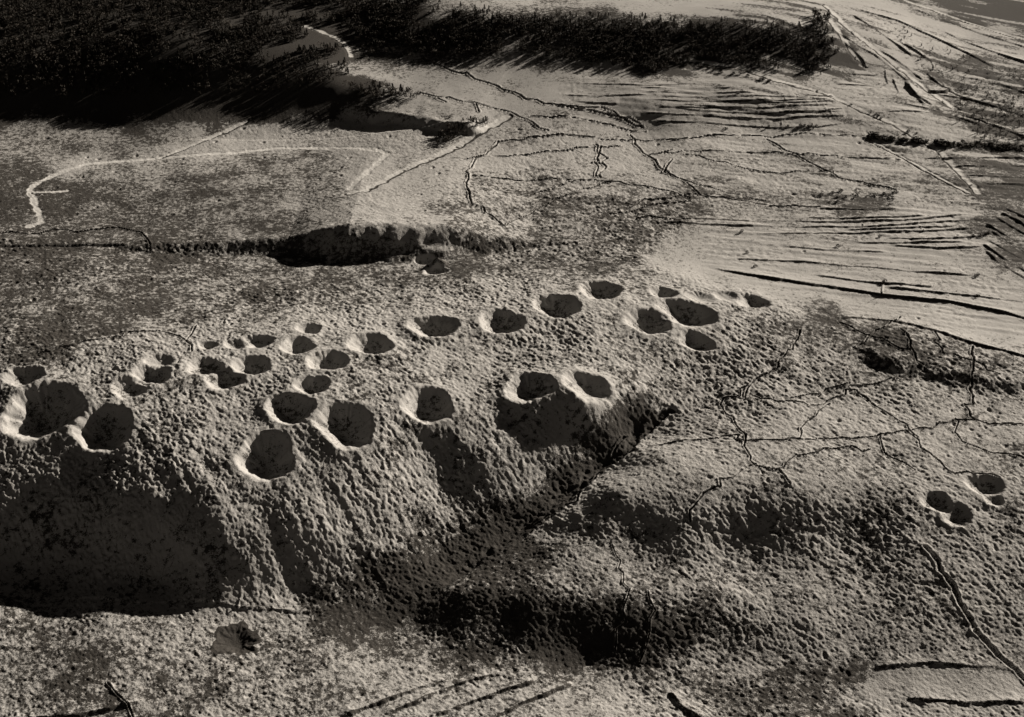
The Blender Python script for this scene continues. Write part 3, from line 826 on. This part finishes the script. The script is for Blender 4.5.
def ground_z(x, y):
    x = np.atleast_1d(x).astype(float); y = np.atleast_1d(y).astype(float)
    r = np.clip(np.searchsorted(ys, y) - 1, 0, NR - 2); fy = np.clip((y - ys[r]) / (ys[r + 1] - ys[r]), 0, 1)
    u = x / np.sqrt(y * y + CAM_H ** 2)
    c = np.clip(np.searchsorted(us, u) - 1, 0, NC - 2); fx = np.clip((u - us[c]) / (us[c + 1] - us[c]), 0, 1)
    return (Z[r, c] * (1 - fx) + Z[r, c + 1] * fx) * (1 - fy) + (Z[r + 1, c] * (1 - fx) + Z[r + 1, c + 1] * fx) * fy

print("t4",time.time()-T0)
# ------------------------------------------------------------------ trees
def veg_mat(name, c1, c2, sc):
    m, nt, b = new_mat(name)
    n = node(nt, 'ShaderNodeTexNoise'); n.inputs['Scale'].default_value = sc; n.inputs['Detail'].default_value = 3
    g = node(nt, 'ShaderNodeNewGeometry'); nt.links.new(g.outputs['Position'], n.inputs['Vector'])
    r = node(nt, 'ShaderNodeValToRGB'); r.color_ramp.elements[0].position = .3; r.color_ramp.elements[1].position = .7
    r.color_ramp.elements[0].color = c1 + (1,); r.color_ramp.elements[1].color = c2 + (1,)
    nt.links.new(n.outputs['Fac'], r.inputs[0]); nt.links.new(r.outputs[0], b.inputs['Base Color'])
    return m
M_NEEDLE = veg_mat('dark_needles', (.030, .028, .024), (.062, .057, .048), .8)
M_BARK = veg_mat('bark', (.025, .021, .018), (.055, .047, .040), 2.0)
M_TWIG = veg_mat('twigs', (.042, .037, .032), (.095, .083, .071), 1.0)
M_SCRUB = veg_mat('scrub', (.024, .021, .017), (.055, .047, .038), 1.2)

def stick(a, b, r0, r1, n=4):
    a = np.array(a, float); b = np.array(b, float); d = b - a; d /= np.linalg.norm(d)
    u = np.cross(d, (0.31, .2, .93) if abs(d[2]) < .9 else (1, .1, 0)); u /= np.linalg.norm(u); w = np.cross(d, u)
    vs = []
    for c, r in ((a, r0), (b, r1)):
        for k in range(n):
            t = 2 * math.pi * k / n; vs.append(c + r * (u * math.cos(t) + w * math.sin(t)))
    fsq = [(k, (k + 1) % n, n + (k + 1) % n, n + k) for k in range(n)]
    return np.array(vs), np.array(fsq)
def join(parts):
    V, Fc, o = [], [], 0
    for v, f in parts:
        V.append(v); Fc.append(f + o); o += len(v)
    return np.concatenate(V), np.concatenate(Fc)
def leafquads(cen, size, rg):
    n = len(cen); a = rg.normal(size=(n, 3)); a /= np.linalg.norm(a, axis=1)[:, None]
    b = np.cross(a, rg.normal(size=(n, 3))); b /= np.linalg.norm(b, axis=1)[:, None]
    s = size * rg.uniform(.6, 1.3, (n, 1)); a = a * s; b = b * s * .6
    v = np.stack([cen - a, cen - b, cen + a, cen + b], 1).reshape(-1, 3)
    return v, np.arange(4 * n).reshape(n, 4)
def conifer(seed, dense=46):
    rg = np.random.default_rng(seed)
    hgt = 1.0
    tv, tf = stick((0, 0, -.05), (0.01, 0, .95), .022, .006, 5)
    cen = []
    for i in range(dense):
        z = .16 + .84 * (i / dense) ** 1.1; r = .27 * (1 - z) + .02
        t = i * 2.399 + rg.uniform(-.4, .4); q = r * rg.uniform(.35, 1.05)
        cen.append((q * math.cos(t), q * math.sin(t), z - .25 * q + rg.uniform(-.02, .02)))
    cv, cf = leafquads(np.array(cen), .105, rg)
    return (tv, tf), (cv, cf)
def bare(seed, twigs=34):
    rg = np.random.default_rng(seed)
    parts = [stick((0, 0, -.05), (.02, .01, .55), .024, .014, 5)]
    ends = []
    for i in range(7):
        t = i * 2.4 + rg.uniform(-.3, .3); z0 = .25 + .05 * i; r = rg.uniform(.16, .30)
        e = (r * math.cos(t), r * math.sin(t), z0 + rg.uniform(.22, .42)); ends.append(e)
        parts.append(stick((.01, 0, z0), e, .011, .004, 3) if False else stick((.01, 0, z0), e, .011, .004, 4))
    tr = join(parts)
    cen = []
    for i in range(twigs):
        e = np.array(ends[i % len(ends)]); cen.append(e + rg.normal(0, .085, 3) * (1, 1, .9))
    cv, cf = leafquads(np.array(cen), .095, rg)
    return tr, (cv, cf)
def shrub(seed):
    rg = np.random.default_rng(seed)
    parts = [stick((0, 0, -.05), (rg.uniform(-.3, .3), rg.uniform(-.3, .3), .7), .03, .01, 4) for _ in range(4)]
    cen = rg.normal(0, 1, (46, 3)); cen /= np.linalg.norm(cen, axis=1)[:, None]
    cen *= rg.uniform(.3, 1, (46, 1)) ** .5 * np.array([.6, .5, .42]); cen[:, 2] = np.abs(cen[:, 2] + .42)
    return join(parts), leafquads(cen, .17, rg)
PROTO = [conifer(1), conifer(2), conifer(3, 60), bare(4), bare(5), bare(6)]

WOODS = [  # pixel polygon, spacing (m), height range, share of conifers, colour kind
 ([(-40,-30),(420,-30),(440,3),(380,10),(345,17),(355,45),(320,62),(250,70),(120,78),(-40,70)], 5.2, (6, 10), .6),
 ([(-40,70),(120,78),(260,72),(345,62),(352,75),(300,92),(-40,100)], 5.6, (5, 8), .5),
 ([(345,12),(440,5),(500,17),(600,25),(700,28),(700,58),(655,73),(600,64),(520,55),(450,56),(366,56),(352,40)], 4.3, (5, 9), .55),
 ([(700,28),(790,33),(832,41),(858,60),(820,74),(760,68),(700,58)], 4.4, (5, 8), .55),
 ([(345,86),(380,86),(420,95),(412,103),(350,96)], 5.2, (6, 10), .4),
 ([(436,146),(445,130),(470,122),(490,119),(482,127),(450,145)], 5, (5, 9), .3),
 ([(815,14),(832,16),(826,30),(812,30)], 6, (8, 12), .4),
 ([(940,85),(1040,95),(1040,160),(990,145),(955,120)], 8, (3, 6.5), .2),
 ([(880,20),(960,55),(1040,75),(1040,95),(930,80)], 12, (3, 5.5), .2),
 ([(430,5),(520,12),(620,15),(780,24),(835,32),(835,42),(790,34),(700,30),(600,27),(500,19)], 6.6, (5, 8), .5),
]
allT = []
for wi, (poly, sp, hr, share) in enumerate(WOODS):
    q = np.array(poly, float)
    bx = hit(q[:, 0], q[:, 1], macro0)
    x0, y0 = bx.min(0) - 60; x1, y1 = bx.max(0) + 120
    if wi == 0: x0 -= 250
    n = int((x1 - x0) * (y1 - y0) / (sp * sp))
    x = RNG.uniform(x0, x1, n); y = RNG.uniform(y0, y1, n); z = macro(x, y)
    px, py = project(x, y, z)
    jit = RNG.normal(0, 1.6, n)
    dens = vnoise(x, y, 38, 400 + wi) + vnoise(x, y, 15, 500 + wi) * .7
    k = poly_mask(poly, px + jit, py + jit * .5) & (dens > np.where((wi == 0) & (px > 140) & (py > 16), -.2, -.30 if wi in (2, 3) else -.42))
    k &= ~(poly_mask([(262,7),(345,7),(345,15),(262,16)], px, py))
    k &= y < 3000
    for a, b_ in zip(x[k], y[k]):
        allT.append((a, b_, RNG.uniform(*hr), RNG.uniform() < share, wi))
T = np.array([(a, b_, h, c, w) for a, b_, h, c, w in allT])
tz = ground_z(T[:, 0], T[:, 1])
# keep woods off the tracks
u = T[:, 0] / np.sqrt(T[:, 1] ** 2 + CAM_H ** 2)
rr = np.clip(np.searchsorted(ys, T[:, 1]) - 1, 0, NR - 2); cc = np.clip(np.searchsorted(us, u) - 1, 0, NC - 2)
ok = FID[rr, cc] == 0
T = T[ok]; tz = tz[ok]
tpx, tpy = project(T[:, 0], T[:, 1], tz)
rngd = np.sqrt(T[:, 0] ** 2 + T[:, 1] ** 2 + (CAM_H - tz) ** 2)
size = T[:, 2] / rngd * ((tpx > 2) & (tpx < W - 2) & (tpy > 4))
pick = np.argsort(-size)[:290]
ind = np.zeros(len(T), bool); ind[pick] = True
print("trees", len(T))
pm = []
for i, (tr, crn) in enumerate(PROTO):
    pm.append((mesh_from('trunk', tr[0], tr[1], M_BARK, False), mesh_from('crown', crn[0], crn[1], M_NEEDLE if i < 3 else M_TWIG, False)))
WLAB = {0: 'the dark wood on the upper left hill', 1: 'the thin lower fringe of the upper left wood', 2: 'the long wood across the top of the picture',
        3: 'the right end of the long wood', 4: 'the tongue of trees left of the bright field', 5: 'the copse beside the straight road',
        6: 'the clump at the end of the long wood', 7: 'the scrub at the upper right', 8: 'the scrub above the right-hand fields', 9: 'the open top edge of the long wood'}
first = {}
def place_tree(i):
    x, y, h, con, w = T[i]; pi = (int(i) % 3) + (0 if con else 3)
    nm = 'conifer_tree' if con else 'bare_tree'
    root = bpy.data.objects.new(nm, None); COL.objects.link(root); root.empty_display_size = 1
    root.location = (x, y, tz[i]); root.scale = (h * 1.15, h * 1.15, h); root.rotation_euler = (0, 0, float(i) * 1.7)
    tag(root, ("dark narrow conifer in " if con else "bare leafless tree in ") + WLAB[int(w)], 'tree', ("conifers in " if con else "bare trees in ") + WLAB[int(w)])
    for nme, me in (('trunk', pm[pi][0]), ('crown', pm[pi][1])):
        c = bpy.data.objects.new(nme, me); COL.objects.link(c); c.parent = root
for i in pick: place_tree(i)
# the rest of the wood reads as one mass
def mass(sel, name):
    Vs, Fs, Ms, off = [], [], [], 0
    for pi, (tr, crn) in enumerate(PROTO):
        idx = [i for i in sel if (int(i) % 3) + (0 if T[i, 3] else 3) == pi]
        if not idx: continue
        idx = np.array(idx); v = np.concatenate([tr[0], crn[0]]); f = np.concatenate([tr[1], crn[1] + len(tr[0])])
        mi = np.concatenate([np.zeros(len(tr[1])), np.full(len(crn[1]), 1 if pi < 3 else 2)])
        a = idx * 1.7; h = T[idx, 2]
        ca, sa = np.cos(a)[:, None], np.sin(a)[:, None]
        vx = (v[None, :, 0] * ca - v[None, :, 1] * sa) * h[:, None] * 1.15 + T[idx, 0][:, None]
        vy = (v[None, :, 0] * sa + v[None, :, 1] * ca) * h[:, None] * 1.15 + T[idx, 1][:, None]
        vz = v[None, :, 2] * h[:, None] + tz[idx][:, None]
        Vs.append(np.stack([vx, vy, vz], -1).reshape(-1, 3))
        Fs.append((f[None] + (np.arange(len(idx)) * len(v))[:, None, None] + off).reshape(-1, 4)); off += len(idx) * len(v)
        Ms.append(np.tile(mi, len(idx)))
    me = mesh_from(name, np.concatenate(Vs), np.concatenate(Fs), [M_BARK, M_NEEDLE, M_TWIG], False)
    me.polygons.foreach_set('material_index', np.concatenate(Ms).astype(np.int32))
    o = bpy.data.objects.new(name, me); COL.objects.link(o); return o
left = [i for i in range(len(T)) if not ind[i] and T[i, 4] in (0, 1)]
rest = [i for i in range(len(T)) if not ind[i] and T[i, 4] not in (0, 1)]
tag(mass(left, 'hill_forest'), "dark mixed wood covering the upper left hill", 'forest', kind='stuff')
tag(mass(rest, 'ridge_forest'), "long dark wood across the top with scrub to its right", 'forest', kind='stuff')

# ------------------------------------------------------------------ bushes that stand alone in the fields
SH = [shrub(20 + k) for k in range(3)]
sm = [(mesh_from('stems', s[0][0], s[0][1], M_BARK, False), mesh_from('foliage', s[1][0], s[1][1], M_SCRUB, False)) for s in SH]
def bush(px, py, h, where):
    x, y = P([(px, py)])[0]; z = float(ground_z(x, y)[0])
    root = bpy.data.objects.new('bush', None); COL.objects.link(root)
    root.location = (x, y, z); root.scale = (h * 1.5, h * 1.3, h); root.rotation_euler = (0, 0, px * .7)
    k = (px + py) % 3
    tag(root, where[0], 'bush', where[1])
    for nme, me in zip(('stems', 'foliage'), sm[k]):
        c = bpy.data.objects.new(nme, me); COL.objects.link(c); c.parent = root
def row(line, n, h, where, jy=1.0):
    l = np.array(line, float); t = np.linspace(0, 1, len(l)); rg = np.random.default_rng(int(l.sum()))
    for k in range(n):
        s = rg.uniform(0, 1); bush(int(round(np.interp(s, t, l[:, 0]))), int(round(np.interp(s, t, l[:, 1]) + rg.normal(0, jy))), h * rg.uniform(.7, 1.3), where)
row([(868,137),(940,144),(1022,150)], 130, 4.8, ("dark bush in the hedge along the far edge of the ploughed strips", 'bushes in the hedge by the ploughed strips'), 1.2)
row([(660,60),(700,67),(735,75),(772,82)], 26, 4.0, ("dark bush in the hedgerow below the long wood", 'bushes in the hedgerow below the long wood'), .9)
row([(760,126),(800,127),(818,126)], 16, 2.6, ("small bush on the lowest curved terrace", 'bushes on the lowest curved terrace'), .8)
row([(850,105),(875,115),(905,130),(925,136)], 8, 3.4, ("bush beside the slanting road right of the terraces", 'bushes beside the slanting road'), .9)
row([(820,196),(900,198)], 34, 2.6, ("low dark bush in the scrubby patch above the plough terraces", 'bushes in the scrubby patch'), 3.5)
row([(972,237),(992,234)], 7, 3.4, ("bush at the corner of the plough terraces", 'bushes at the terrace corner'), 1.2)
for px, py, t in [(726,129,"lone bush below the curved terraces"),(977,297,"dark bush on the double bank at the right"),(880,237,"bush on the plough terrace, left end"),
                  (742,232,"small bush in the pale field, farthest of three"),(747,253,"small bush in the pale field, middle of three"),(755,267,"small bush in the pale field above the long bank"),
                  (838,247,"small bush in the pale field under the terraces"),(977,276,"lone bush in the pale field near the right edge"),(884,283,"small bush above the double bank"),
                  (450,118,"round bush on the pale plot by the copse"),(741,93,"bush on the upper terrace"),(882,285,"bush just above the long bank")]:
    bush(px, py, 3.4, (t, None))

print("t5",time.time()-T0)
